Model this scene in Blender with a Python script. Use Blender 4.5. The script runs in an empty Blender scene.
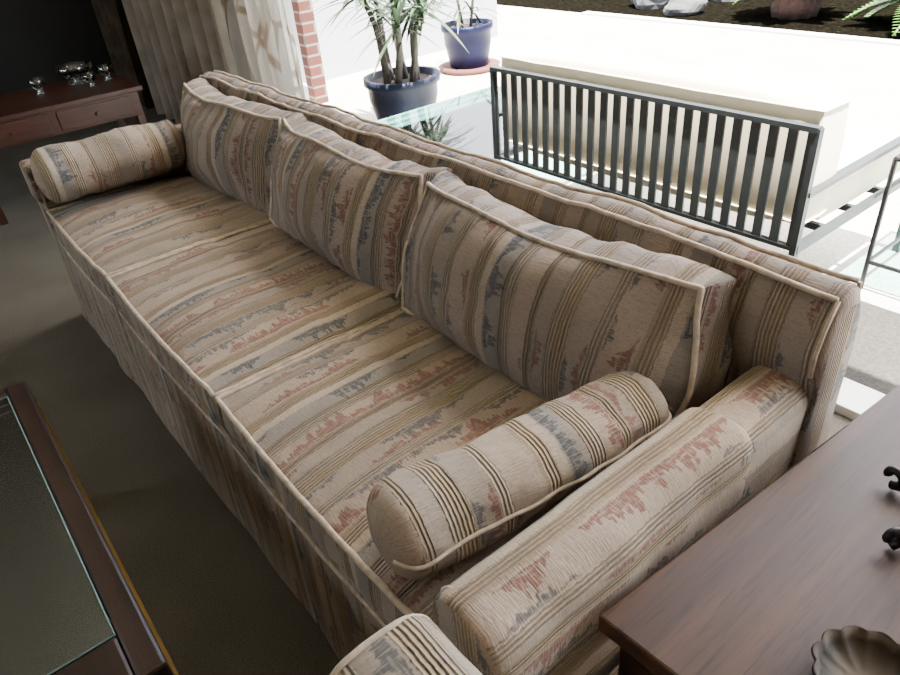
import bpy, bmesh, math, random
from mathutils import Vector, Matrix, noise
random.seed(7)
PI=math.pi
scene=bpy.context.scene

# ------------------------------------------------------------ helpers
def link(ob,parent=None):
    scene.collection.objects.link(ob)
    if parent is not None: ob.parent=parent
    return ob
def empty(name,loc=(0,0,0)):
    e=bpy.data.objects.new(name,None); e.empty_display_size=.1
    return link(e)
def make(name,verts,faces,mats,parent=None,uv=None,mi=None,smooth=True):
    me=bpy.data.meshes.new(name)
    me.from_pydata([tuple(v) for v in verts],[],faces)
    if not isinstance(mats,(list,tuple)): mats=[mats]
    for m in mats: me.materials.append(m)
    if uv is not None:
        l=me.uv_layers.new(name='UVMap')
        k=0
        for f in uv:
            for c in f:
                l.data[k].uv=c; k+=1
    for i,p in enumerate(me.polygons):
        p.use_smooth=smooth
        if mi is not None: p.material_index=mi[i]
    me.update()
    ob=bpy.data.objects.new(name,me)
    return link(ob,parent)
class MB:
    def __init__(s): s.v=[];s.f=[];s.m=[]
    def add(s,v,f,mi=0):
        o=len(s.v); s.v+= [Vector(a) for a in v]; s.f+=[tuple(i+o for i in q) for q in f]; s.m+=[mi]*len(f)
    def box(s,lo,hi,mi=0):
        x0,y0,z0=lo;x1,y1,z1=hi
        v=[(x0,y0,z0),(x1,y0,z0),(x1,y1,z0),(x0,y1,z0),(x0,y0,z1),(x1,y0,z1),(x1,y1,z1),(x0,y1,z1)]
        s.add(v,[(0,3,2,1),(4,5,6,7),(0,1,5,4),(1,2,6,5),(2,3,7,6),(3,0,4,7)],mi)
    def tube(s,pts,r,mi=0,seg=8,cyclic=False,r1=None):
        v,f=tube(pts,r,seg,cyclic,r1); s.add(v,f,mi)
    def lathe(s,prof,c=(0,0,0),mi=0,seg=32,fr=None):
        v=[];f=[]
        n=len(prof)
        for i in range(seg):
            a=2*PI*i/seg
            for j,(r,z) in enumerate(prof):
                rr=r*(fr(a,j/(n-1)) if fr else 1)
                v.append((c[0]+rr*math.cos(a),c[1]+rr*math.sin(a),c[2]+z))
        for i in range(seg):
            for j in range(n-1):
                a=i*n+j;b=((i+1)%seg)*n+j
                f.append((a,b,b+1,a+1))
        s.add(v,f,mi)
    def build(s,name,mats,parent=None,smooth=False,bevel=0,M=None):
        v=[M@a for a in s.v] if M is not None else s.v
        ob=make(name,v,s.f,mats,parent,mi=s.m,smooth=smooth)
        if bevel:
            b=ob.modifiers.new('b','BEVEL'); b.width=bevel; b.segments=2; b.limit_method='ANGLE'; b.angle_limit=.7
        return ob
def tube(pts,r,seg=8,cyclic=False,r1=None):
    pts=[Vector(p) for p in pts]; n=len(pts); v=[];f=[]
    up=None
    for i,p in enumerate(pts):
        if cyclic: t=pts[(i+1)%n]-pts[i-1]
        else: t=pts[min(i+1,n-1)]-pts[max(i-1,0)]
        if t.length<1e-9: t=Vector((0,0,1))
        t.normalize()
        if up is None:
            up=t.orthogonal().normalized()
        else:
            up=(up-t*up.dot(t))
            if up.length<1e-6: up=t.orthogonal()
            up.normalize()
        b=t.cross(up)
        rr=r if r1 is None else r+(r1-r)*i/(n-1)
        for k in range(seg):
            a=2*PI*k/seg
            v.append(p+(up*math.cos(a)+b*math.sin(a))*rr)
    m=n if cyclic else n-1
    for i in range(m):
        for k in range(seg):
            a=i*seg+k;b2=i*seg+(k+1)%seg;c=((i+1)%n)*seg+(k+1)%seg;d=((i+1)%n)*seg+k
            f.append((a,b2,c,d))
    if not cyclic:
        f.append(tuple(range(seg))[::-1]); f.append(tuple((n-1)*seg+k for k in range(seg)))
    return v,f

# ------------------------------------------------------------ materials
def newmat(name):
    m=bpy.data.materials.new(name); m.use_nodes=True
    nt=m.node_tree; b=nt.nodes['Principled BSDF']
    return m,nt,b
class G:
    def __init__(s,nt): s.nt=nt
    def n(s,t,**k):
        x=s.nt.nodes.new(t)
        for a,b in k.items(): setattr(x,a,b)
        return x
    def l(s,a,b): s.nt.links.new(a,b)
    def m(s,op,a,b=None,c=None):
        x=s.nt.nodes.new('ShaderNodeMath'); x.operation=op
        for i,q in enumerate((a,b,c)):
            if q is None: continue
            if isinstance(q,(int,float)): x.inputs[i].default_value=q
            else: s.nt.links.new(q,x.inputs[i])
        return x.outputs[0]
    def clamp(s,a):
        x=s.nt.nodes.new('ShaderNodeClamp'); s.l(a,x.inputs[0]); return x.outputs[0]
    def mix(s,f,a,b,mode='MIX'):
        x=s.nt.nodes.new('ShaderNodeMix'); x.data_type='RGBA'; x.blend_type=mode
        for i,q in ((0,f),(6,a),(7,b)):
            if isinstance(q,(int,float)): x.inputs[i].default_value=q
            elif isinstance(q,tuple): x.inputs[i].default_value=(q[0],q[1],q[2],1)
            else: s.l(q,x.inputs[i])
        return x.outputs[2]
    def noise(s,vec,scale,detail=2,rough=.5):
        x=s.nt.nodes.new('ShaderNodeTexNoise'); x.inputs['Scale'].default_value=scale
        x.inputs['Detail'].default_value=detail; x.inputs['Roughness'].default_value=rough
        if vec is not None: s.l(vec,x.inputs['Vector'])
        return x.outputs['Fac']
    def comb(s,x,y,z=0):
        c=s.nt.nodes.new('ShaderNodeCombineXYZ')
        for i,q in enumerate((x,y,z)):
            if isinstance(q,(int,float)): c.inputs[i].default_value=q
            else: s.l(q,c.inputs[i])
        return c.outputs[0]
    def ramp(s,fac,stops,interp='LINEAR'):
        r=s.nt.nodes.new('ShaderNodeValToRGB'); r.color_ramp.interpolation=interp
        e=r.color_ramp.elements
        while len(e)<len(stops): e.new(.5)
        for i,(p,c) in enumerate(stops):
            e[i].position=p
            if isinstance(c,(int,float)): c=(c,c,c)
            e[i].color=(c[0],c[1],c[2],1)
        s.l(fac,r.inputs[0]); return r.outputs[0]
    def bump(s,h,strength,dist,bsdf):
        x=s.nt.nodes.new('ShaderNodeBump'); x.inputs['Strength'].default_value=strength; x.inputs['Distance'].default_value=dist
        s.l(h,x.inputs['Height']); s.l(x.outputs[0],bsdf.inputs['Normal'])

def plain(name,col,rough=.6,metal=0,noise_amt=.15,nscale=20,bump=0,spec=None):
    m,nt,b=newmat(name); g=G(nt)
    tc=g.n('ShaderNodeTexCoord')
    nz=g.noise(tc.outputs['Object'],nscale,4)
    d=tuple(c*(1-noise_amt) for c in col); u=tuple(min(1,c*(1+noise_amt)) for c in col)
    g.l(g.ramp(nz,[(.3,d),(.7,u)]),b.inputs['Base Color'])
    b.inputs['Roughness'].default_value=rough; b.inputs['Metallic'].default_value=metal
    if spec is not None: b.inputs['Specular IOR Level'].default_value=spec
    if bump: g.bump(nz,bump,.01,b)
    return m

def fabric(name,tint=(1,1,1),dark=1.0):
    m,nt,b=newmat(name); g=G(nt)
    uv=g.n('ShaderNodeUVMap'); uv.uv_map='UVMap'
    sp=g.n('ShaderNodeSeparateXYZ'); g.l(uv.outputs[0],sp.inputs[0])
    U0,V=sp.outputs[0],sp.outputs[1]
    fz=g.m('MULTIPLY',g.m('SUBTRACT',g.noise(g.comb(g.m('MULTIPLY',U0,60.0),g.m('MULTIPLY',V,140.0)),1.0,2),.5),.007)
    U=U0
    P=.36
    q=g.m('DIVIDE',U,P); fl=g.m('FLOOR',q); un=g.m('FRACT',g.m('DIVIDE',g.m('ADD',U,fz),P))
    cream=(.62,.51,.37); greige=(.45,.375,.29); pink=(.54,.43,.325); tan=(.44,.335,.22); brown=(.27,.20,.14); gold=(.58,.45,.28); grey=(.38,.335,.28)
    bands=[(0,gold,1),(.06,brown,0),(.064,greige,0),(.19,cream,1),(.235,brown,0),(.239,pink,0),(.40,tan,0),(.415,gold,1),(.475,brown,0),(.479,cream,0),(.53,grey,0),
           (.64,tan,1),(.665,cream,1),(.72,pink,0),(.83,tan,1),(.87,greige,0),(.955,brown,0),(.959,cream,1)]
    col=g.ramp(un,[(a,c) for a,c,_ in bands],'CONSTANT')
    mask=g.ramp(un,[(a,float(k)) for a,c,k in bands],'CONSTANT')
    cordn=g.noise(g.comb(g.m('MULTIPLY',U,120.0),g.m('MULTIPLY',V,80.0)),1.0,1)
    cord=g.m('MULTIPLY_ADD',g.m('SINE',g.m('MULTIPLY_ADD',U,2*PI/.0068,g.m('MULTIPLY',cordn,1.8))),.5,.5)
    crd=g.m('MULTIPLY',mask,g.m('SUBTRACT',1.0,cord))
    col=g.mix(g.m('MULTIPLY',crd,.62),col,(.17,.115,.075))
    th=g.noise(g.comb(g.m('MULTIPLY',U,55.0),g.m('MULTIPLY',V,420.0)),1.0,2)
    col=g.mix(g.m('MULTIPLY',g.clamp(g.m('MULTIPLY_ADD',th,4.0,-1.8)),.34),col,(.22,.175,.135))
    th2=g.noise(g.comb(g.m('MULTIPLY',U,330.0),g.m('MULTIPLY',V,110.0)),1.0,1)
    col=g.mix(g.m('MULTIPLY',g.clamp(g.m('MULTIPLY_ADD',th2,4.0,-2.0)),.28),col,(.20,.16,.13))
    bl=g.noise(g.comb(g.m('MULTIPLY',U,9.0),g.m('MULTIPLY',V,9.0)),1.0,4,.6)
    col=g.mix(g.m('MULTIPLY',g.clamp(g.m('MULTIPLY_ADD',bl,3.0,-1.2)),.30),col,(.23,.205,.185))
    fine=g.noise(g.comb(g.m('MULTIPLY',V,420.0),g.m('MULTIPLY',U,45.0)),1.0,1)
    patch=g.noise(g.comb(g.m('MULTIPLY',V,40.0),g.m('MULTIPLY',U,160.0)),1.0,2)
    def marks(u0,hmax,seed,c,col,thr=.5,sgn=1,al=.80):
        d=g.m('MULTIPLY',g.m('SUBTRACT',un,u0),P*sgn)
        sd=g.m('MULTIPLY_ADD',fl,7.31,seed)
        vq=g.m('SNAP',V,.0045)
        h1=g.noise(g.comb(g.m('MULTIPLY',vq,120.0),sd),1.0,1,.5)
        h2=g.noise(g.comb(g.m('MULTIPLY',V,26.0),g.m('ADD',sd,3.0)),1.0,2)
        e=g.noise(g.comb(g.m('MULTIPLY',V,6.5),g.m('ADD',sd,31.0)),1.0,1)
        e=g.clamp(g.m('MULTIPLY',g.m('SUBTRACT',e,thr),10.0))
        hh=g.m('MULTIPLY',g.clamp(g.m('MULTIPLY_ADD',h1,2.4,-.55)),g.clamp(g.m('MULTIPLY_ADD',h2,2.4,-.5)))
        h=g.m('MULTIPLY',g.m('MULTIPLY',g.m('ADD',hh,.12),hmax),e)
        a=g.clamp(g.m('MULTIPLY',g.m('SUBTRACT',h,d),500.0))
        a=g.m('MULTIPLY',a,g.clamp(g.m('MULTIPLY',d,900.0)))
        a=g.m('MULTIPLY',a,g.clamp(g.m('MULTIPLY_ADD',fine,4.0,-1.0)))
        a=g.m('MULTIPLY',a,g.clamp(g.m('MULTIPLY_ADD',patch,5.0,-1.4)))
        return g.mix(g.m('MULTIPLY',a,al),col,c)
    slate=(.085,.10,.105); rust=(.235,.095,.07)
    col=marks(.075,.048,1.3,slate,col,thr=.47)
    col=marks(.39,.046,5.7,rust,col,sgn=-1,thr=.46)
    col=marks(.250,.028,9.1,slate,col,thr=.50)
    col=marks(.54,.048,14.2,slate,col,thr=.45,al=.88)
    col=marks(.825,.042,19.9,rust,col,sgn=-1,thr=.46)
    col=marks(.885,.026,25.9,rust,col,thr=.48)
    col=marks(.185,.024,41.9,rust,col,thr=.50,sgn=-1)
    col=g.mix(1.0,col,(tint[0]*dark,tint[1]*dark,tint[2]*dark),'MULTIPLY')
    g.l(col,b.inputs['Base Color'])
    b.inputs['Roughness'].default_value=.9
    b.inputs['Specular IOR Level'].default_value=.12
    b.inputs['Sheen Weight'].default_value=.06
    hh=g.m('ADD',g.m('MULTIPLY',g.m('MULTIPLY',mask,cord),1.2),g.m('MULTIPLY',th,.6))
    hh=g.m('ADD',hh,g.m('MULTIPLY',bl,2.5))
    g.bump(hh,.9,.003,b)
    return m

def wood(name,c1,c2,rough=.35,scale=1.0,axis=1,spec=.5):
    m,nt,b=newmat(name); g=G(nt)
    tc=g.n('ShaderNodeTexCoord'); mp=g.n('ShaderNodeMapping')
    sc=[34*scale]*3; sc[axis]=1.4*scale
    mp.inputs['Scale'].default_value=sc
    g.l(tc.outputs['Object'],mp.inputs[0])
    n1=g.noise(mp.outputs[0],1.0,6,.7)
    mp2=g.n('ShaderNodeMapping'); sc=[7*scale]*3; sc[axis]=.7*scale; mp2.inputs['Scale'].default_value=sc
    g.l(tc.outputs['Object'],mp2.inputs[0])
    n2=g.noise(mp2.outputs[0],1.0,3,.5)
    mp3=g.n('ShaderNodeMapping'); sc=[260*scale]*3; sc[axis]=14*scale; mp3.inputs['Scale'].default_value=sc
    g.l(tc.outputs['Object'],mp3.inputs[0])
    n3=g.noise(mp3.outputs[0],1.0,2,.5)
    f=g.m('ADD',g.m('MULTIPLY',n1,.5),g.m('MULTIPLY',n2,.5))
    col=g.ramp(f,[(.38,c1),(.60,c2)])
    col=g.mix(g.m('MULTIPLY',g.clamp(g.m('MULTIPLY_ADD',n3,5.0,-2.7)),.7),col,tuple(c*.35 for c in c1))
    g.l(col,b.inputs['Base Color'])
    b.inputs['Roughness'].default_value=rough; b.inputs['Specular IOR Level'].default_value=spec
    g.bump(n3,.2,.001,b)
    return m

def glassy(name,col=(.8,.95,.92),alpha=.85,rough=.03):
    m=bpy.data.materials.new(name); m.use_nodes=True; nt=m.node_tree; nt.nodes.clear(); g=G(nt)
    o=g.n('ShaderNodeOutputMaterial'); t=g.n('ShaderNodeBsdfTransparent'); t.inputs[0].default_value=(*col,1)
    gl=g.n('ShaderNodeBsdfGlossy'); gl.inputs['Roughness'].default_value=rough
    gl.inputs[0].default_value=(.95,1,1,1)
    fr=g.n('ShaderNodeFresnel'); fr.inputs[0].default_value=1.5
    f=g.clamp(g.m('ADD',fr.outputs[0],max(0,1-alpha-.1)))
    mx=g.n('ShaderNodeMixShader'); g.l(f,mx.inputs[0]); g.l(t.outputs[0],mx.inputs[1]); g.l(gl.outputs[0],mx.inputs[2])
    g.l(mx.outputs[0],o.inputs[0]); return m

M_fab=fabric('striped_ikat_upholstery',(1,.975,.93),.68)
M_fab_shade=fabric('striped_ikat_upholstery_shaded',(.90,.895,.93),.62)  # same cloth; shade of faces turned from the window tinted in
M_pipe=plain('piping_cord',(.44,.35,.25),.8,0,.25,60)
M_piped=plain('piping_cord_dark',(.10,.075,.06),.8,0,.2,60)
M_table=wood('walnut_wood',(.024,.0105,.0055),(.070,.0325,.0155),.5,1.0,1,.3)
M_dark=wood('dark_wood',(.010,.005,.003),(.03,.015,.009),.35,1,0)
M_red=wood('red_mahogany',(.035,.012,.007),(.08,.029,.016),.35,1,1)
M_brass=plain('brass',(.30,.19,.06),.35,1,.1)
M_black=plain('black_iron',(.008,.008,.009),.4,.3,.1)
M_iron=plain('green_black_iron',(.018,.025,.027),.5,.1,.15)
M_glass=glassy('table_glass',(.92,.97,.94),.76,.06)
M_glassedge=plain('glass_edge',(.16,.24,.22),.2,0,.1)
M_crystal=glassy('crystal',(.9,.92,.95),.75,.02)
M_patioglass=glassy('patio_glass',(.62,.90,.86),.8)
M_cush=plain('cream_outdoor_cushion',(.88,.80,.60),.8,0,.03,8)
M_pot=plain('cobalt_glazed_ceramic',(.002,.0035,.022),.45,0,.4,9,0,.12)
M_pot2=plain('slate_glazed_ceramic',(.006,.009,.020),.5,0,.4,9,0,.12)
M_terra=plain('terracotta',(.09,.026,.015),.8)
M_soil=plain('soil',(.03,.02,.015),.95,0,.5,40)
M_trunk=plain('plant_trunk',(.045,.036,.027),.9,0,.4,30,.5)
M_leaf=plain('leaf_green',(.016,.038,.010),.5,0,.4,6)
M_leaf2=plain('leaf_bright_green',(.045,.12,.010),.5,0,.4,6)
M_rock=plain('rock',(.05,.05,.05),.9,0,.4,4,.6)
M_cyc=plain('cycad_trunk',(.038,.016,.011),.9,0,.6,25,.6)
M_white=plain('white_paint',(.75,.75,.72),.5,0,.03)
M_wall=plain('cream_wall_paint',(.15,.13,.105),.8,0,.05,3)
M_darkwall=plain('dark_panelling',(.010,.008,.0075),.6,0,.3,5)
M_ceil=plain('ceiling_paint',(.34,.31,.26),.9,0,.03,3)
M_alu=plain('aluminium',(.6,.6,.58),.4,.5,.05)
M_stucco=plain('stucco',(.40,.40,.46),.9,0,.06,60,.3)
M_hedge=plain('hedge_leaves',(.03,.06,.02),.8,0,.6,14,.8)
M_shell=plain('bronze_shell',(.032,.022,.011),.5,.5,.4,20)

def carpet():
    m,nt,b=newmat('brown_carpet'); g=G(nt); tc=g.n('ShaderNodeTexCoord')
    a=g.noise(tc.outputs['Object'],260,3,.7); c=g.noise(tc.outputs['Object'],3,3)
    f=g.m('ADD',g.m('MULTIPLY',a,.75),g.m('MULTIPLY',c,.25))
    g.l(g.ramp(f,[(.3,(.068,.060,.046)),(.7,(.20,.180,.143))]),b.inputs['Base Color'])
    b.inputs['Roughness'].default_value=1; b.inputs['Specular IOR Level'].default_value=.05
    g.bump(a,.8,.006,b); return m
M_carpet=carpet()
def patio(name,c1,c2):
    m,nt,b=newmat(name); g=G(nt); tc=g.n('ShaderNodeTexCoord')
    v=g.n('ShaderNodeTexVoronoi'); v.inputs['Scale'].default_value=70; g.l(tc.outputs['Object'],v.inputs['Vector'])
    c=g.noise(tc.outputs['Object'],2.5,4)
    f=g.m('ADD',g.m('MULTIPLY',v.outputs['Distance'],.6),g.m('MULTIPLY',c,.5))
    g.l(g.ramp(f,[(.2,c1),(.8,c2)]),b.inputs['Base Color'])
    b.inputs['Roughness'].default_value=.9; return m
M_patio=patio('patio_concrete',(.34,.31,.27),(.62,.59,.54))
M_strip=patio('patio_aggregate_eave_shade',(.012,.010,.008),(.042,.036,.029))  # brownish aggregate, darkened so the eave's shade sits in its colour
def mulch():
    m,nt,b=newmat('garden_mulch'); g=G(nt); tc=g.n('ShaderNodeTexCoord')
    v=g.noise(tc.outputs['Object'],25,5,.8)
    g.l(g.ramp(v,[(.35,(.001,.0009,.0006)),(.6,(.005,.0045,.003)),(.75,(.022,.020,.013))]),b.inputs['Base Color'])
    b.inputs['Roughness'].default_value=1; b.inputs['Specular IOR Level'].default_value=0; g.bump(v,1,.03,b); return m
M_mulch=mulch()
def brick():
    m,nt,b=newmat('red_brick'); g=G(nt); tc=g.n('ShaderNodeTexCoord')
    sp=g.n('ShaderNodeSeparateXYZ'); g.l(tc.outputs['Object'],sp.inputs[0])
    br=g.n('ShaderNodeTexBrick'); g.l(g.comb(g.m('ADD',sp.outputs[0],sp.outputs[1]),sp.outputs[2]),br.inputs['Vector'])
    br.inputs['Color1'].default_value=(.11,.026,.015,1); br.inputs['Color2'].default_value=(.07,.019,.012,1); br.inputs['Mortar'].default_value=(.18,.16,.13,1)
    br.inputs['Scale'].default_value=1; br.inputs['Brick Width'].default_value=.22; br.inputs['Row Height'].default_value=.075; br.inputs['Mortar Size'].default_value=.008
    g.l(br.outputs['Color'],b.inputs['Base Color']); b.inputs['Roughness'].default_value=.9; return m
M_brick=brick()
def curtain_mat(name,c1,c2,trans=.0,alpha=1.0,pattern=False):
    m=bpy.data.materials.new(name); m.use_nodes=True; nt=m.node_tree; nt.nodes.clear(); g=G(nt)
    o=g.n('ShaderNodeOutputMaterial'); tc=g.n('ShaderNodeTexCoord')
    f=g.noise(tc.outputs['Object'],7,3)
    col=g.ramp(f,[(.35,c1),(.65,c2)])
    if pattern:
        v=g.n('ShaderNodeTexVoronoi'); v.feature='DISTANCE_TO_EDGE'; v.inputs['Scale'].default_value=5
        mp=g.n('ShaderNodeMapping'); mp.inputs['Scale'].default_value=(1.3,.1,.5); mp.inputs['Rotation'].default_value=(0,.5,0)
        g.l(tc.outputs['Object'],mp.inputs[0]); g.l(mp.outputs[0],v.inputs['Vector'])
        k=g.clamp(g.m('MULTIPLY_ADD',v.outputs['Distance'],-30.0,1.7))
        col=g.mix(g.m('MULTIPLY',k,.85),col,(.16,.11,.07))
    d=g.n('ShaderNodeBsdfDiffuse'); g.l(col,d.inputs[0]); t=g.n('ShaderNodeBsdfTranslucent'); g.l(col,t.inputs[0])
    mx=g.n('ShaderNodeMixShader'); mx.inputs[0].default_value=trans; g.l(d.outputs[0],mx.inputs[1]); g.l(t.outputs[0],mx.inputs[2])
    out=mx.outputs[0]
    if alpha<1:
        tr=g.n('ShaderNodeBsdfTransparent'); m2=g.n('ShaderNodeMixShader'); m2.inputs[0].default_value=alpha
        g.l(tr.outputs[0],m2.inputs[1]); g.l(out,m2.inputs[2]); out=m2.outputs[0]
    g.l(out,o.inputs[0]); return m
M_cdark=curtain_mat('dark_curtain',(.05,.035,.025),(.08,.06,.04),.1)
M_cbeige=curtain_mat('beige_curtain',(.25,.205,.155),(.34,.28,.22),.2)
M_csheer=curtain_mat('sheer_curtain',(.34,.31,.265),(.40,.36,.31),.22,.93,True)

# ------------------------------------------------------------ camera
F=702.
dX=Vector((-650,-400,F)).normalized(); xw=-dX
yw=Vector((1111,-574,F)); yw=(yw-xw*yw.dot(xw)).normalized()
zw=xw.cross(yw)
right=Vector((xw[0],yw[0],zw[0])); down=Vector((xw[1],yw[1],zw[1])); fwd=Vector((xw[2],yw[2],zw[2]))
R=Matrix((right,-down,-fwd)).transposed().to_4x4()
cam=bpy.data.cameras.new('camera'); cam.lens=F*36/900; cam.sensor_width=36; cam.clip_start=.02; cam.clip_end=200
co=link(bpy.data.objects.new('camera',cam)); co.matrix_world=Matrix.Translation((0,0,1.34))@R
scene.camera=co

# ------------------------------------------------------------ soft parts
def nz(p,f,a,s=0): return noise.noise(Vector((p[0]*f+s,p[1]*f+s*1.7,p[2]*f-s)))*a
def cushion(name,W,D,H,M,mat,parent,e=.7,k=.05,p=5,n=26,bulge=.008,off=(0,0),wr=.006,pipe=M_pipe,pr=.0045,deform=None,seed=0,both=True,kx=None):
    w,d,h=W/2,D/2,H/2
    kx=k if kx is None else kx
    def P(a,b,c,out=0):
        x=w*a*math.sqrt(max(0,1-kx*b*b)); y=d*b*math.sqrt(max(0,1-k*a*a))
        v=Vector((x,y,c))
        if deform: v=deform(v,a,b)
        return v
    s=[math.sin(PI/2*(-1+2*i/n)) for i in range(n+1)]
    def prof(a,b): return e+(1-e)*((1-abs(a)**p)*(1-abs(b)**p))**.8
    V=[];Fc=[];UV=[]
    N1=n+1
    for sg in (1,-1):
        for i in range(N1):
            for j in range(N1):
                a,b=s[i],s[j]
                z=sg*h*prof(a,b)
                v=P(a,b,z)
                if sg>0:
                    fe=(1-abs(a)**6)*(1-abs(b)**6)
                    v.z+=fe*(nz((v.x,v.y,seed),5,wr*1.3,seed)+nz((v.x*1.6,v.y,seed),14,wr*.4,seed))
                    ed=max(abs(a),abs(b)); 
                    v.z+=(ed**8)*(1-ed**30)*nz((v.x,v.y,seed),38,wr*.8,seed+2)
                V.append(v)
    for i in range(n):
        for j in range(n):
            q=(i*N1+j,(i+1)*N1+j,(i+1)*N1+j+1,i*N1+j+1)
            Fc.append(q); UV.append([(V[t].x+off[0],V[t].y+off[1]) for t in q])
            q2=tuple(N1*N1+t for t in q)[::-1]
            Fc.append(q2); UV.append([(V[t].x+off[0],V[t].y+off[1]) for t in q2])
    per=[(s[i],-1.) for i in range(n)]+[(1.,s[j]) for j in range(n)]+[(s[n-i],1.) for i in range(n)]+[(-1.,s[n-j]) for j in range(n)]
    m=6; base=len(V); L=len(per)
    for t in range(m+1):
        tt=t/m
        for a,b in per:
            z=e*h*(1-2*tt)
            v=P(a,b,z)
            o=bulge*math.sin(PI*tt)
            nx=a if abs(a)>=.999 else 0; ny=b if abs(b)>=.999 else 0
            v.x+=o*nx+ (nz((v.x,v.y,z),14,wr*.8,seed) if nx else 0)*math.sin(PI*tt)
            v.y+=o*ny+ (nz((v.x,v.y,z),14,wr*.8,seed) if ny else 0)*math.sin(PI*tt)
            V.append(v)
    for t in range(m):
        for i in range(L):
            i2=(i+1)%L
            q=(base+t*L+i,base+(t+1)*L+i,base+(t+1)*L+i2,base+t*L+i2)
            Fc.append(q)
            am=(per[i][0]+per[i2][0])/2
            if abs(am)>.9999: UV.append([(V[x].x+off[0]+(h-V[x].z),V[x].y+off[1]) for x in q])
            else: UV.append([(V[x].x+off[0],V[x].y+off[1]+(V[x].z-h)) for x in q])
    V2=[M@v for v in V]
    ob=make(name,V2,Fc,mat,parent,UV)
    if pipe:
        mb=MB()
        for sg in ((1,-1) if both else (1,)):
            pts=[]
            for a,b in per:
                v=P(a,b,sg*e*h); v.x+=.002*(a if abs(a)>=.999 else 0); v.y+=.002*(b if abs(b)>=.999 else 0); v.z+=sg*.002
                v+=Vector((nz(v,25,.002,seed),nz(v,25,.002,seed+3),nz(v,20,.003,seed+5)))
                pts.append(M@v)
            mb.tube(pts,pr,0,6,True)
        mb.build(name+'_piping',[pipe],parent,True)
    return ob

def extrude(name,prof,axis,a0,a1,mat,parent,uvm,off=(0,0),n=60,cap=.01,disp=.003,seed=0,shape=None):
    c=[sum(p[0] for p in prof)/len(prof),sum(p[1] for p in prof)/len(prof)]
    L=[0]
    for i in range(len(prof)):
        p,q=prof[i],prof[(i+1)%len(prof)]; L.append(L[-1]+math.hypot(q[0]-p[0],q[1]-p[1]))
    np_=len(prof); V=[];Fc=[];UV=[]
    def pt(a,p):
        return Vector((a,p[0],p[1])) if axis=='x' else Vector((p[0],a,p[1]))
    ts=[]
    ce=cap
    ts.append((a0,.93)); ts.append((a0+ce*.35,.985)); ts.append((a0+ce,1))
    for i in range(1,n): ts.append((a0+ce+(a1-a0-2*ce)*i/n,1))
    ts+= [(a1-ce,1),(a1-ce*.35,.985),(a1,.93)]
    for a,sc in ts:
        for p in prof:
            r=(c[0]+(p[0]-c[0])*sc,c[1]+(p[1]-c[1])*sc)
            v=pt(a,r)
            if shape: v=shape(v)
            d=nz(v,6,disp,seed)+nz(v,17,disp*.4,seed)
            v.z+=d; 
            if axis=='x': v.y+=d
            else: v.x+=d
            V.append(v)
    for i in range(len(ts)-1):
        for j in range(np_):
            j2=(j+1)%np_
            q=(i*np_+j,i*np_+j2,(i+1)*np_+j2,(i+1)*np_+j)
            Fc.append(q)
            ss=[L[j],L[j+1],L[j+1],L[j]]; aa=[ts[i][0],ts[i][0],ts[i+1][0],ts[i+1][0]]
            UV.append([((aa[k],ss[k]) if uvm=='long' else (ss[k],aa[k])) for k in range(4)])
            UV[-1]=[(u+off[0],w+off[1]) for u,w in UV[-1]]
    for b,rev in ((0,True),((len(ts)-1)*np_,False)):
        q=[b+j for j in range(np_)]
        if rev: q=q[::-1]
        Fc.append(tuple(q))
        UV.append([((V[t].y if axis=='x' else V[t].x)+off[0],V[t].z) for t in q])
    ob=make(name,V,Fc,mat,parent,UV)
    bm=bmesh.new(); bm.from_mesh(ob.data); bmesh.ops.recalc_face_normals(bm,faces=bm.faces); bm.to_mesh(ob.data); bm.free()
    return ob
def rrect(x0,x1,z0,z1,r,n=6,crown=0,rb=None):
    pts=[]
    rb=r if rb is None else rb
    for cx,cz,a,rr in ((x1-r,z1-r,0,r),(x0+r,z1-r,PI/2,r),(x0+rb,z0+rb,PI,rb),(x1-rb,z0+rb,1.5*PI,rb)):
        for i in range(n+1):
            t=a+PI/2*i/n
            pts.append((cx+rr*math.cos(t),cz+rr*math.sin(t)))
    out=[]
    for i in range(len(pts)):
        p,q=pts[i],pts[(i+1)%len(pts)]
        out.append(p); d=math.hypot(q[0]-p[0],q[1]-p[1]); k=int(d/.02)
        for j in range(1,k): out.append((p[0]+(q[0]-p[0])*j/k,p[1]+(q[1]-p[1])*j/k))
    if crown:
        cx=(x0+x1)/2; hw=(x1-x0)/2
        out=[(p[0],p[1]+(crown*(1-((p[0]-cx)/hw)**2) if p[1]>(z0+z1)/2 else 0)) for p in out]
    return out

# ------------------------------------------------------------ SOFA
sofa=empty('sofa')
XS=[-2.725,-2.02,-1.25,-.475]
XO0,XO1=-2.845,-.352
YF,YB=.285,1.045
for i in range(3):
    x0,x1=XS[i],XS[i+1]
    M=Matrix.Translation(((x0+x1)/2,(YF+.93)/2,.412))
    def sd_(v,a,b,i=i):
        v=v.copy()
        if b<0: v.z-=.012*b*b*(1-a*a)-.005
        v.z-=.005*abs(a)**12*(1 if v.z>0 else 0)
        return v
    cushion('seat_cushion_%d'%(i+1),x1-x0-.016,.93-YF,.150,M,M_fab,sofa,e=.74,k=.03,kx=.004,p=4.5,n=44,off=(5+x0+(x1-x0)/2+.11*i,.3*i),wr=.0085,seed=i*3.1+1,pr=.0060,bulge=.004,deform=sd_)
mb=MB(); mb.box((XO0+.02,YF+.03,.03),(XO1-.02,YB-.01,.35)); mb.build('base_frame',[M_piped],sofa)
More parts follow.
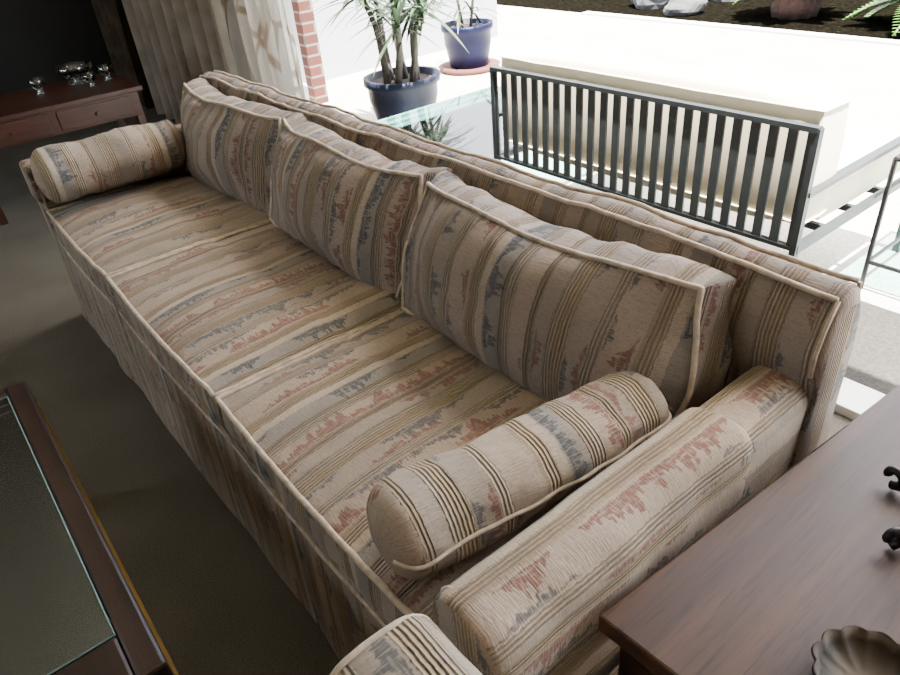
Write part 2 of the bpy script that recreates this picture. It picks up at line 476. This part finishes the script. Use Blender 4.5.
def skirt(name,path,z0,z1,mat,parent,off=0,am=1):
    pts=[]
    L=0
    for i in range(len(path)-1):
        a=Vector(path[i]);b=Vector(path[i+1]); d=(b-a).length; k=max(1,int(d/.012)); nrm=Vector(((b-a).y,-(b-a).x)).normalized()
        for j in range(k):
            pts.append((a+(b-a)*j/k,nrm,L+d*j/k))
        L+=d
    pts.append((Vector(path[-1]),nrm,L))
    sm=[]
    for i in range(len(pts)):
        s=Vector((0,0))
        for q in range(-2,3): s+=pts[min(max(i+q,0),len(pts)-1)][1]
        sm.append(s.normalized())
    V=[];Fc=[];UV=[];rows=14
    for r in range(rows+1):
        t=r/rows; z=z1+(z0-z1)*t
        for i,(p,_,l) in enumerate(pts):
            o=.006+.012*t+am*((.003*t)*math.sin(l*11+2*math.sin(l*5))+noise.noise(Vector((l*5,t*2,3)))*.010*t)
            q=p+sm[i]*o
            V.append(Vector((q.x,q.y,z)))
    n=len(pts)
    for r in range(rows):
        for i in range(n-1):
            q=(r*n+i,(r+1)*n+i,(r+1)*n+i+1,r*n+i+1)
            Fc.append(q); UV.append([(pts[t%n][2]+off,V[t].z) for t in q])
    return make(name,V,Fc,mat,parent,UV)
skirt('skirt',[(XO0,YB),(XO0,YF+.03),(XO0+.02,YF+.005),(XO1-.02,YF+.005),(XO1,YF+.03),(XO1,YB)],.006,.385,M_fab,sofa,.1)
def arm(tag,x0,x1,sd):
    extrude('arm_'+tag,rrect(x0,x1,.30,.614,.032,crown=.010),'y',YF-.002,YB-.02,M_fab,sofa,'cross',off=(sd,0),seed=sd,cap=.02,disp=.006)
    extrude('arm_cover_'+tag,rrect(x0-.007,x1+.007,.50,.623,.036,crown=.012,rb=.004),'y',YF-.010,.785,M_fab,sofa,'cross',off=(sd+.006,.0),seed=sd,cap=.022,disp=.008)
    mb=MB()
    mb.tube([(p[0],YF+.008,p[1]) for p in rrect(x0-.006,x1+.006,.34,.620,.035,crown=.011)],.0042,0,6,True)
    mb.build('arm_piping_'+tag,[M_pipe],sofa,True)
arm('right',-.470,-.360,.05)
arm('left',XO0+.005,-2.738,.21)
bx0,bx1=-2.835,-.352
ctrl=[(1.045,.03),(1.048,.30),(1.05,.60),(1.048,.74),(1.035,.774),(1.012,.783),(.990,.774),(.966,.735),(.950,.690),(.949,.64),(.955,.60),(.94,.50),(.93,.40),(.93,.03)]
def dens(c,d=.03):
    o=[]
    for i in range(len(c)):
        p,q=c[i],c[(i+1)%len(c)]; o.append(p); k=int(math.hypot(q[0]-p[0],q[1]-p[1])/d)
        for j in range(1,k): o.append((p[0]+(q[0]-p[0])*j/k,p[1]+(q[1]-p[1])*j/k))
    return o
extrude('back_rest',dens(ctrl),'x',bx0,bx1,M_fab_shade,sofa,'long',off=(5.13,0),n=120,cap=.018,disp=.008,seed=4)
mb=MB()
N=90
def dd_(x,y,z):
    v=Vector((x,y,z)); d=nz(v,6,.008,4)+nz(v,17,.0032,4); return (x,y+d,z+d)
for (y,z) in ((1.041,.772),(.984,.768)):
    mb.tube([dd_(bx0+.014+(bx1-bx0-.028)*i/N,y,z+.004) for i in range(N+1)],.0048,0,6)
for xx in (bx0+.014,bx1-.012):
    mb.tube([dd_(xx,y,z) for y,z in [(1.049,.60),(1.050,.66),(1.047,.74),(1.041,.774)]],.0038,0,6)
    mb.tube([dd_(xx,y,z) for y,z in [(.984,.772),(.964,.738),(.948,.690),(.946,.645)]],.0038,0,6)
mb.build('back_piping',[M_pipe],sofa,True)
def backM(cx,cy,cz,t,yaw=0,roll=0):
    s,c=math.sin(t),math.cos(t)
    m=Matrix(((1,0,0,0),(0,s,-c,0),(0,c,s,0),(0,0,0,1)))
    return Matrix.Translation((cx,cy,cz))@Matrix.Rotation(yaw,4,'Z')@m@Matrix.Rotation(roll,4,'Z')
bc=[(-2.395,.886,.604,.30,.03,.0,.72),(-1.655,.880,.602,.33,-.02,-.010,.755),(-.898,.870,.596,.34,.03,-.02,.755)]
for i,(cx,cy,cz,t,yaw,roll,W) in enumerate(bc):
    def df(v,a,b,i=i):
        v=v.copy()
        if b>0: v.y+= .006*abs(a)**6*b-.010*(1-a*a)*b + .006*b*math.sin(a*5+i*2)
        v.x+=.010*math.sin(b*3+i)*a
        v.z+= -.030*abs(a)**3 + .008*math.sin(a*4+i*1.7)*b
        v.z+= .022*(1 if b>0 else 0)*b*(1-a*a)
        return v
    cushion('back_cushion_%d'%(i+1),W,.31,.262,backM(cx,cy,cz,t,yaw,roll),M_fab_shade,sofa,e=.45,k=.07,p=2.2,n=38,off=(3.3+i*.97,.4*i),wr=.020,seed=11+i*5.3,bulge=.024,pr=.0052,deform=df)

# bolsters
def bolster(name,p0,p1,r0,r1,seed,mat=M_fab,off=0,ang=-.45):
    e=empty(name)
    p0=Vector(p0);p1=Vector(p1); ax=(p1-p0); L=ax.length; ax.normalize()
    side=ax.cross(Vector((0,0,1))).normalized(); up=side.cross(ax)
    n=80;k=48;V=[];Fc=[];UV=[]
    def P(t,a):
        s=t*L; r=r0+(r1-r0)*t
        capn=.050
        ed=min(s,L-s)/capn
        if ed<1: r*=math.sqrt(max(0,1-(1-ed)**2.4))
        r*=1+.15*noise.noise(Vector((t*4,math.cos(a)*1.3,math.sin(a)*1.3+seed)))+.045*noise.noise(Vector((t*13,math.cos(a)*3,math.sin(a)*3+seed)))
        z=math.sin(a); zz=z*.97 if z>0 else z*.90
        return p0+ax*s+side*math.cos(a)*r*1.05+up*zz*r, r
    ts=[.5-.5*math.cos(PI*i/n) for i in range(n+1)]
    for t in ts:
        for j in range(k):
            V.append(P(t,2*PI*j/k)[0])
    for i in range(n):
        for j in range(k):
            j2=(j+1)%k
            Fc.append((i*k+j,i*k+j2,(i+1)*k+j2,(i+1)*k+j))
            rr=.07
            a0=2*PI*j/k*rr;a1=2*PI*(j+1)/k*rr
            UV.append([(ts[i]*L+off,a0),(ts[i]*L+off,a1),(ts[i+1]*L+off,a1),(ts[i+1]*L+off,a0)])
    ob=make('bolster_body',V,Fc,mat,e,UV)
    bm=bmesh.new(); bm.from_mesh(ob.data); bmesh.ops.recalc_face_normals(bm,faces=bm.faces); bm.to_mesh(ob.data); bm.free()
    mb=MB()
    pts=[]
    for i in range(61):
        t=.01+.98*i/60
        p,r=P(t,ang); pts.append(p+(p-(p0+ax*t*L)).normalized()*.001)
    mb.tube(pts,.0036,0,6)
    mb.build('bolster_piping',[M_pipe],e,True)
    return e
bolster('bolster_pillow',(-.622,.288,.560),(-.556,.816,.562),.076,.068,2.0,off=.62,ang=.12)
bolster('bolster_pillow',(-2.665,.285,.598),(-2.655,.79,.598),.095,.098,5.0,off=.13,ang=-2.5)

# ------------------------------------------------------------ ARMCHAIR (matching, corner visible)
ch=empty('armchair')
def armx(name,x0,x1,y0,y1,z0,z1,sd):
    return extrude(name,rrect(y0,y1,z0,z1,.035,crown=.012),'x',x0,x1,M_fab,ch,'cross',off=(sd,0),seed=sd,cap=.02,disp=.006,n=30)
armx('arm_1',-.405,.30,.100,.226,.28,.685,.3)
armx('arm_2',-.405,.30,-.66,-.52,.28,.685,1.4)
armx('arm_cover_1',-.413,.10,.093,.233,.53,.697,.3)
extrude('chair_back',rrect(.22,.38,.20,.86,.05),'y',-.66,.226,M_fab,ch,'long',seed=3,cap=.03,n=30)
cushion('chair_seat_cushion',.60,.61,.14,Matrix.Translation((-.085,-.21,.42)),M_fab,ch,seed=8)
mb=MB(); mb.box((-.38,-.64,.04),(.36,.205,.34)); mb.build('chair_base',[M_piped],ch)
skirt('chair_skirt',[(.38,-.66),(.38,.222),(-.40,.222),(-.40,-.66),(.38,-.66)][::-1],.006,.38,M_fab,ch,.1,.5)
mb=MB(); mb.tube([(-.408,p[0],p[1]) for p in rrect(.095,.231,.34,.694,.036,crown=.013)],.0045,0,6,True); mb.build('chair_piping',[M_pipe],ch,True)

# ------------------------------------------------------------ END TABLE
et=empty('end_table')
c0=Vector((-.342,.430)); a=Vector((.062,.998)).normalized(); bb=Vector((1,.05)).normalized()
def quadbox(mb,o,u,v,lu,lv,z0,z1,mi=0):
    p=[o,o+u*lu,o+u*lu+v*lv,o+v*lv]
    V=[(q.x,q.y,z0) for q in p]+[(q.x,q.y,z1) for q in p]
    mb.add(V,[(0,3,2,1),(4,5,6,7),(0,1,5,4),(1,2,6,5),(2,3,7,6),(3,0,4,7)],mi)
mb=MB(); quadbox(mb,c0,bb,a,.62,.80,.530,.560); mb.build('table_top',[M_table],et,bevel=.004)
mb=MB()
i0=c0+bb*.02+a*.02
quadbox(mb,i0,bb,a,.58,.018,.43,.53); quadbox(mb,i0+a*.742,bb,a,.58,.018,.43,.53)
quadbox(mb,i0,bb,a,.018,.76,.43,.53); quadbox(mb,i0+bb*.562,bb,a,.018,.76,.43,.53)
for du in (0,.54):
    for dv in (0,.72): quadbox(mb,i0+bb*du+a*dv,bb,a,.042,.042,0,.53)
quadbox(mb,i0+bb*.01+a*.01,bb,a,.56,.74,.15,.17)
mb.build('table_frame',[M_table],et,bevel=.003)

mb=MB()
prof=[(.0,.006),(.02,.005),(.035,.010),(.050,.022),(.056,.030),(.054,.033),(.046,.022),(.033,.014),(.015,.010),(0,.010)]
mb.lathe(prof,(-.085,.572,.560),0,72,fr=lambda a,t:1+.09*abs(math.sin(a*6))*(1 if .2<t<.85 else .2))
mb.build('scalloped_dish',[M_shell],None,True)
mb=MB(); cx,cy=-.092,.872
for kk,an in enumerate((PI-.15,PI*1.31,.3)):
    d=Vector((math.cos(an),math.sin(an),0)); c=Vector((cx,cy,.56)); pts=[]
    for i in range(26):
        t=i/25; th=t*1.6*PI
        rr=.016*(1-.55*t)
        pts.append(c+d*(.105)+d*(-rr*math.sin(th)+.006)+Vector((0,0,.007+.017-rr*math.cos(th))) )
    pts=[c+d*.02+Vector((0,0,.10)),c+d*.05+Vector((0,0,.06)),c+d*.08+Vector((0,0,.02))]+pts
    mb.tube(pts,.0065,0,8)
mb.tube([(cx+.03*math.cos(t*PI/12),cy+.03*math.sin(t*PI/12),.655) for t in range(24)],.005,0,8,True)
mb.lathe([(0,.10),(.03,.10),(.045,.115),(.055,.14),(.052,.14),(.04,.12),(0,.108)],(cx+.02,cy,.56),0,32)
mb.build('iron_scroll_stand',[M_black],None,True)

# ------------------------------------------------------------ COFFEE TABLE
ct=empty('glass_coffee_table')
X0,X1,Y0,Y1=-1.77,-.785,-.72,-.008; zt=.40
mb=MB()
mb.box((X0,Y1-.045,zt-.05),(X1,Y1,zt)); mb.box((X0,Y0,zt-.05),(X1,Y0+.045,zt))
mb.box((X0,Y0+.045,zt-.05),(X0+.045,Y1-.045,zt)); mb.box((X1-.10,Y0+.045,zt-.05),(X1,Y1-.045,zt))
for x in (X0+.01,X1-.07):
    for y in (Y0+.01,Y1-.07): mb.box((x,y,0),(x+.06,y+.06,zt-.05))
mb.build('table_frame',[M_dark],ct,bevel=.006)
mb=MB(); mb.box((X0+.045,Y0+.045,zt-.012),(X1-.10,Y1-.045,zt-.002)); mb.build('glass_top',[M_glass],ct)
mb=MB()
ge=[(X0+.047,Y1-.047),(X1-.102,Y1-.047),(X1-.102,Y0+.047),(X0+.047,Y0+.047)]
mb.tube([(x,y,zt-.001) for x,y in ge],.0016,0,6,True); mb.build('glass_bevel',[M_glassedge],ct)
mb=MB(); mb.box((X0+.02,Y1-.004,zt-.085),(X1+.006,Y1+.006,zt-.06)); mb.box((X0+.02,Y0-.006,zt-.085),(X1+.006,Y0+.004,zt-.06)); mb.box((X1-.004,Y0,zt-.085),(X1+.006,Y1,zt-.06)); mb.box((X0-.006,Y0,zt-.085),(X0+.004,Y1,zt-.06))
mb.build('brass_rail',[M_brass],ct)

# ------------------------------------------------------------ CONSOLE
cs=empty('console_table')
cx0,cx1,cy0,cy1,cz=-4.74,-4.16,.18,1.12,.52
mb=MB(); mb.box((cx0,cy0,cz-.025),(cx1,cy1,cz)); mb.build('console_top',[M_red],cs,bevel=.004)
mb=MB(); mb.box((cx0+.03,cy0+.03,cz-.15),(cx1-.02,cy1-.03,cz-.025))
for x in (cx0+.03,cx1-.06):
    for y in (cy0+.03,cy1-.07): mb.box((x,y,0),(x+.04,y+.04,cz-.14))
mb.build('console_body',[M_red],cs,bevel=.003)
mb=MB()
for y in (cy0+.06,(cy0+cy1)/2+.01): mb.box((cx1-.02,y,cz-.135),(cx1-.010,y+.38,cz-.04))
for y in (cy0+.25,(cy0+cy1)/2+.2): mb.tube([(cx1-.012,y,cz-.09),(cx1+.008,y,cz-.09)],.009,0,10)
mb.build('console_drawers',[M_red],cs,bevel=.003)
def goblet(name,x,y,z,s,h):
    mb=MB(); mb.lathe([(0,.0),(.6*s,.0),(.5*s,.008),(.2*s,.016),(.2*s,h*.25),(.6*s,h*.35),(.98*s,h*.7),(s*1.05,h),(.98*s,h),(.88*s,h*.72),(.5*s,h*.42),(0,h*.36)],(x,y,z),0,28,fr=lambda a,t:1+.05*math.sin(a*12))
    return mb.build(name,[M_crystal],None,True)
goblet('crystal_bowl',-4.60,.90,cz+.001,.095,.10)
goblet('crystal_goblet',-4.50,1.04,cz+.001,.040,.08)
goblet('crystal_goblet',-4.42,.93,cz+.001,.036,.07)
goblet('crystal_goblet',-4.52,.68,cz+.001,.040,.08)

# ------------------------------------------------------------ ROOM
def room_box(name,lo,hi,mat):
    mb=MB(); mb.box(lo,hi); return mb.build(name,[mat])
WY=1.74
room_box('floor',(-6.6,-3.2,-.1),(2.2,WY,0),M_carpet)
room_box('ceiling',(-6.75,-3.8,2.45),(2.35,1.86,2.6),M_ceil)
room_box('wall_left',(-6.75,-3.35,0),(-6.6,WY,2.45),M_darkwall)
for i,(lo,hi) in enumerate([((-6.6,-3.35,0),(-5.6,-3.2,2.45)),((-5.6,-3.35,0),(-2.4,-3.2,.8)),((-5.6,-3.35,2.1),(-2.4,-3.2,2.45)),((-2.4,-3.35,0),(2.2,-3.2,2.45))]):
    room_box('wall_front' if i==0 else 'wall_front.%03d'%i,lo,hi,M_wall)
mb=MB()
for x in (-5.6,-4.02,-2.45): mb.box((x,-3.31,.8),(x+.05,-3.24,2.1))
mb.box((-5.6,-3.31,.8),(-2.4,-3.24,.85)); mb.box((-5.6,-3.31,2.05),(-2.4,-3.24,2.1)); mb.build('added_fill_window',[M_alu])  # unseen window, added to let sky light reach the left floor
room_box('wall_right',(2.2,-3.2,0),(2.35,WY+.1,2.45),M_wall)
room_box('wall_back',(-6.6,WY,-.1),(-3.85,WY+.12,2.45),M_wall)
room_box('wall_header',(-3.85,WY,2.15),(2.2,WY+.12,2.45),M_wall)
mb=MB()
mb.box((-3.85,WY-.03,-.05),(2.2,WY+.10,.03)); mb.box((-3.85,WY+.02,2.10),(2.2,WY+.08,2.15))
mb.box((-3.85,WY,.03),(-3.80,WY+.09,2.10)); mb.box((2.14,WY,.03),(2.2,WY+.09,2.10))
mb.build('window_1',[M_alu],None,bevel=.003)
def curtain(name,x0,x1,y,mat,per=.13,amp=.045,sd=0,z0=.02,z1=2.38):
    nx=int((x1-x0)/.012); nzr=10; V=[];Fc=[]
    for r in range(nzr+1):
        z=z0+(z1-z0)*r/nzr
        for i in range(nx+1):
            x=x0+(x1-x0)*i/nx
            ph=2*PI*x/per+1.4*noise.noise(Vector((x*2,sd,z*.3)))*2
            V.append((x+.01*math.sin(ph*.5+z),y+amp*math.sin(ph)*(1+.15*noise.noise(Vector((x*3,z,sd)))),z))
    for r in range(nzr):
        for i in range(nx):
            a=r*(nx+1)+i; Fc.append((a,a+1,a+nx+2,a+nx+1))
    return make(name,V,Fc,mat)
curtain('curtain',-6.45,-5.75,1.58,M_cdark,.15,.05,1)
curtain('curtain',-5.72,-4.00,1.60,M_cbeige,.19,.06,2)
curtain('sheer_curtain',-3.98,-3.24,1.62,M_csheer,.14,.03,3)

# ------------------------------------------------------------ OUTSIDE
gz=-.05
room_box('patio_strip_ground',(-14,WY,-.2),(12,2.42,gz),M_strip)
room_box('patio_ground',(-14,2.42,-.2),(12,6.3,gz),M_patio)
room_box('garden_bed_ground',(-14,6.3,-.22),(12,22,gz-.02),M_mulch)
room_box('patio_curb',(-5.6,6.22,-.1),(12,6.32,gz+.02),M_white)
room_box('garden_wall',(-5.75,2.85,gz),(-5.6,5.0,1.9),M_stucco)
room_box('brick_column',(-5.06,2.55,gz),(-4.96,2.66,2.3),M_brick)
mb=MB(); mb.box((-14,11,gz-.03),(12,12,2.2)); hd=mb.build('garden_hedge',[M_hedge])

ls=empty('patio_loveseat')
lx0,lx1,ly=-2.27,-.92,2.0
mb=MB()
zt2,zb=.660,.30
mb.box((lx0-.015,ly-.012,zt2-.012),(lx1+.015,ly+.014,zt2+.004)); mb.box((lx0-.01,ly-.012,zb-.02),(lx1+.01,ly+.014,zb-.008))
ns=23
for i in range(ns+1):
    x=lx0+(lx1-lx0)*i/ns
    mb.box((x-.0150,ly-.006,zb-.01),(x+.0150,ly+.002,zt2-.008))
for x in (lx0-.01,lx1+.01):
    mb.box((x-.010,ly-.010,gz),(x+.010,ly+.014,zt2)); 
    mb.box((x-.012,ly+.86,gz),(x+.012,ly+.884,.46))
    mb.box((x-.012,ly,zb-.03),(x+.012,ly+.88,zb-.006))
    mb.box((x-.015,ly,.455),(x+.015,ly+.89,.470))
for yy in (ly+.2,ly+.4,ly+.6,ly+.87): mb.box((lx0,yy-.01,zb-.03),(lx1,yy+.01,zb-.008))
mb.build('iron_frame',[M_iron],ls)
def softbox(name,lo,hi,mat,parent,pipe=None,seed=0):
    W,D,H=[hi[i]-lo[i] for i in range(3)]
    cushion(name,W,D,H,Matrix.Translation([(lo[i]+hi[i])/2 for i in range(3)]),mat,parent,e=.8,k=.01,p=6,n=16,pipe=M_cush,pr=.004,seed=seed,wr=.003)
softbox('loveseat_seat_cushion',(lx0+.02,ly+.19,.30),(lx1-.02,ly+.90,.42),M_cush,ls)
softbox('loveseat_back_cushion',(lx0+.0,ly+.04,.31),(lx1-.0,ly+.185,.735),M_cush,ls)

gt=empty('patio_glass_table')
gx0,gx1,gy0,gy1,gzt=-3.30,-2.33,2.0,2.90,.25
mb=MB(); mb.box((gx0,gy0,gzt-.015),(gx1,gy1,gzt)); mb.build('glass_top',[M_patioglass],gt)
mb=MB(); mb.tube([(gx0,gy0,gzt-.007),(gx1,gy0,gzt-.007),(gx1,gy1,gzt-.007),(gx0,gy1,gzt-.007)],.007,0,6,True); mb.build('glass_rim',[M_glassedge],gt)
mb=MB()
for x in (gx0+.08,gx1-.08):
    for y in (gy0+.08,gy1-.08): mb.tube([(x,y,gz),(x,y,gzt-.015)],.012,0,8)
mb.build('iron_legs',[M_iron],gt)
st=empty('patio_side_table')
mb=MB(); sx0,sx1,sy0,sy1=-.87,-.35,2.5,3.0
for x in (sx0,sx1):
    for y in (sy0,sy1): mb.tube([(x,y,gz),(x,y,.44)],.009,0,8)
for z in (.44,.06): mb.tube([(sx0,sy0,z),(sx1,sy0,z),(sx1,sy1,z),(sx0,sy1,z)],.009,0,8,True)
mb.build('iron_frame',[M_black],st)
mb=MB(); mb.box((sx0+.01,sy0+.01,.435),(sx1-.01,sy1-.01,.445)); mb.build('glass_top',[M_patioglass],st)

def leaf(mb,o,d,L,w,droop,mi,seg=7):
    d=Vector(d).normalized(); side=d.cross(Vector((0,0,1)))
    if side.length<.05: side=Vector((1,0,0))
    side.normalize(); V=[];Fc=[]
    for i in range(seg+1):
        t=i/seg; p=Vector(o)+d*L*t+Vector((0,0,-droop*L*t*t)); ww=w*(math.sin(PI*min(1,t*.85+.15))**.7)*(1 if t<.99 else .05)
        V+= [p-side*ww,p+Vector((0,0,-ww*.3)),p+side*ww]
    for i in range(seg):
        a=i*3; Fc+=[(a,a+1,a+4,a+3),(a+1,a+2,a+5,a+4)]
    mb.add(V,Fc,mi)
def pot(mb,x,y,r,h,mi):
    mb.lathe([(0,0),(r*.66,0),(r*.74,.02),(r*.92,h*.6),(r*.93,h*.84),(r*1.02,h*.88),(r*1.02,h),(r*.90,h),(r*.88,h*.88),(0,h*.87)],(x,y,gz),mi,40)
px,py=-3.93,2.66
pl=empty('potted_yucca')
mb=MB(); pot(mb,px,py,.245,.33,0); mb.lathe([(0,.292),(.21,.292)],(px,py,gz),1,24); mb.build('pot',[M_pot2,M_soil],pl,True)
mb=MB()
rng=random.Random(3)
for i in range(6):
    an=i*1.05+.3; b0=Vector((px+.09*math.cos(an),py+.09*math.sin(an),gz+.28)); h=rng.uniform(.35,.75); ln=rng.uniform(.08,.24)
    pts=[b0+Vector((math.cos(an)*ln*t*t+.02*math.sin(t*5+i),math.sin(an)*ln*t*t*.5,h*t)) for t in [k/8 for k in range(9)]]
    mb.tube(pts,.026,0,8,False,.016)
    for k in range(34):
        az=rng.uniform(0,2*PI); el=rng.uniform(-.35,1.2)
        leaf(mb,pts[-1]+Vector((0,0,rng.uniform(-.08,.04))),(math.cos(az)*math.cos(el),math.sin(az)*math.cos(el),math.sin(el)),rng.uniform(.26,.38),.013,.35,1)
mb.build('yucca_plant',[M_trunk,M_leaf],pl,True)
px,py=-4.80,3.95
pl=empty('potted_palm')
mb=MB(); pot(mb,px,py,.21,.36,0); mb.lathe([(0,.325),(.18,.325)],(px,py,gz),1,24); mb.lathe([(0,0),(.24,0),(.26,.035),(.22,.035),(0,.02)],(px,py,gz+.0),2,32); mb.build('pot',[M_pot,M_soil,M_terra],pl,True)
mb=MB()
for i in range(4):
    an=i*1.6; b0=Vector((px+.04*math.cos(an),py+.04*math.sin(an),gz+.31)); pts=[b0+Vector((math.cos(an)*.1*t,math.sin(an)*.1*t,.45*t)) for t in (0,.3,.6,1)]
    mb.tube(pts,.011,0,6,False,.007)
    for k in range(14):
        az=rng.uniform(0,2*PI); el=rng.uniform(-.2,1.1)
        leaf(mb,pts[rng.choice((1,2,3,3))],(math.cos(az)*math.cos(el),math.sin(az)*math.cos(el),math.sin(el)),rng.uniform(.2,.34),.012,.5,1)
mb.build('palm_leaves',[M_trunk,M_leaf],pl,True)
def cycad(name,x,y,h,L,n,seed):
    r=random.Random(seed); e=empty(name)
    mb=MB(); mb.lathe([(0,0),(.18,0),(.21,.1*1),(.17,h*.7),(.10,h),(0,h)],(x,y,gz-.02),0,18,fr=lambda a,t:1+.12*math.sin(a*9+t*25))
    for i in range(n):
        az=2*PI*i/n+r.uniform(-.1,.1); el=r.uniform(-.05,1.0); d=Vector((math.cos(az)*math.cos(el),math.sin(az)*math.cos(el),math.sin(el)))
        o=Vector((x,y,gz+h)); side=d.cross(Vector((0,0,1))).normalized(); pts=[]
        for k in range(22):
            t=k/21; p=o+d*L*t+Vector((0,0,-.42*L*t*t)); pts.append(p)
            if k>1:
                for sg in (-1,1):
                    dd=(side*sg+d*.55+Vector((0,0,.1))); leaf(mb,p,dd,.15*math.sin(PI*(t*.85+.12)),.018,.2,1,3)
        mb.tube(pts,.010,1,5)
    mb.build('cycad_plant',[M_cyc,M_leaf2],e,True)
cycad('sago_palm',-3.68,7.08,.34,.56,30,1)
cycad('sago_palm',-2.50,7.12,.22,.66,30,2)
cycad('sago_palm',-.8,7.5,.3,.8,18,4)
def rock(x,y,r,sd):
    bm=bmesh.new(); bmesh.ops.create_icosphere(bm,subdivisions=3,radius=r)
    for v in bm.verts:
        v.co*=1+.35*noise.noise(v.co/r*1.2+Vector((sd,0,0)))
        v.co.z*=.6
        v.co+=Vector((x,y,gz+r*.25))
    me=bpy.data.meshes.new('garden_rock'); bm.to_mesh(me); bm.free(); me.materials.append(M_rock); link(bpy.data.objects.new('garden_rock',me))
rock(-4.72,6.80,.20,1); rock(-5.25,7.1,.30,4); rock(-4.80,7.75,.26,7)

# ------------------------------------------------------------ LIGHT
w=bpy.data.worlds.new('world'); scene.world=w; w.use_nodes=True; nt=w.node_tree
bg=nt.nodes['Background']; sky=nt.nodes.new('ShaderNodeTexSky')
try:
    sky.sky_type='NISHITA'; sky.sun_disc=False; sky.sun_elevation=math.radians(60); sky.air_density=1; sky.dust_density=3
except Exception: pass
g=G(nt); mixc=g.mix(.75,sky.outputs[0],(1.0,.96,.90)); nt.links.new(mixc,bg.inputs[0]); bg.inputs[1].default_value=5.0
sun=bpy.data.lights.new('sun','SUN'); sun.energy=88; sun.angle=.01; sun.color=(1,.955,.89)
so=link(bpy.data.objects.new('sun',sun)); 
d=Vector((-.25,.06,-1)); so.rotation_euler=d.to_track_quat('-Z','Y').to_euler(); so.location=(0,0,10)
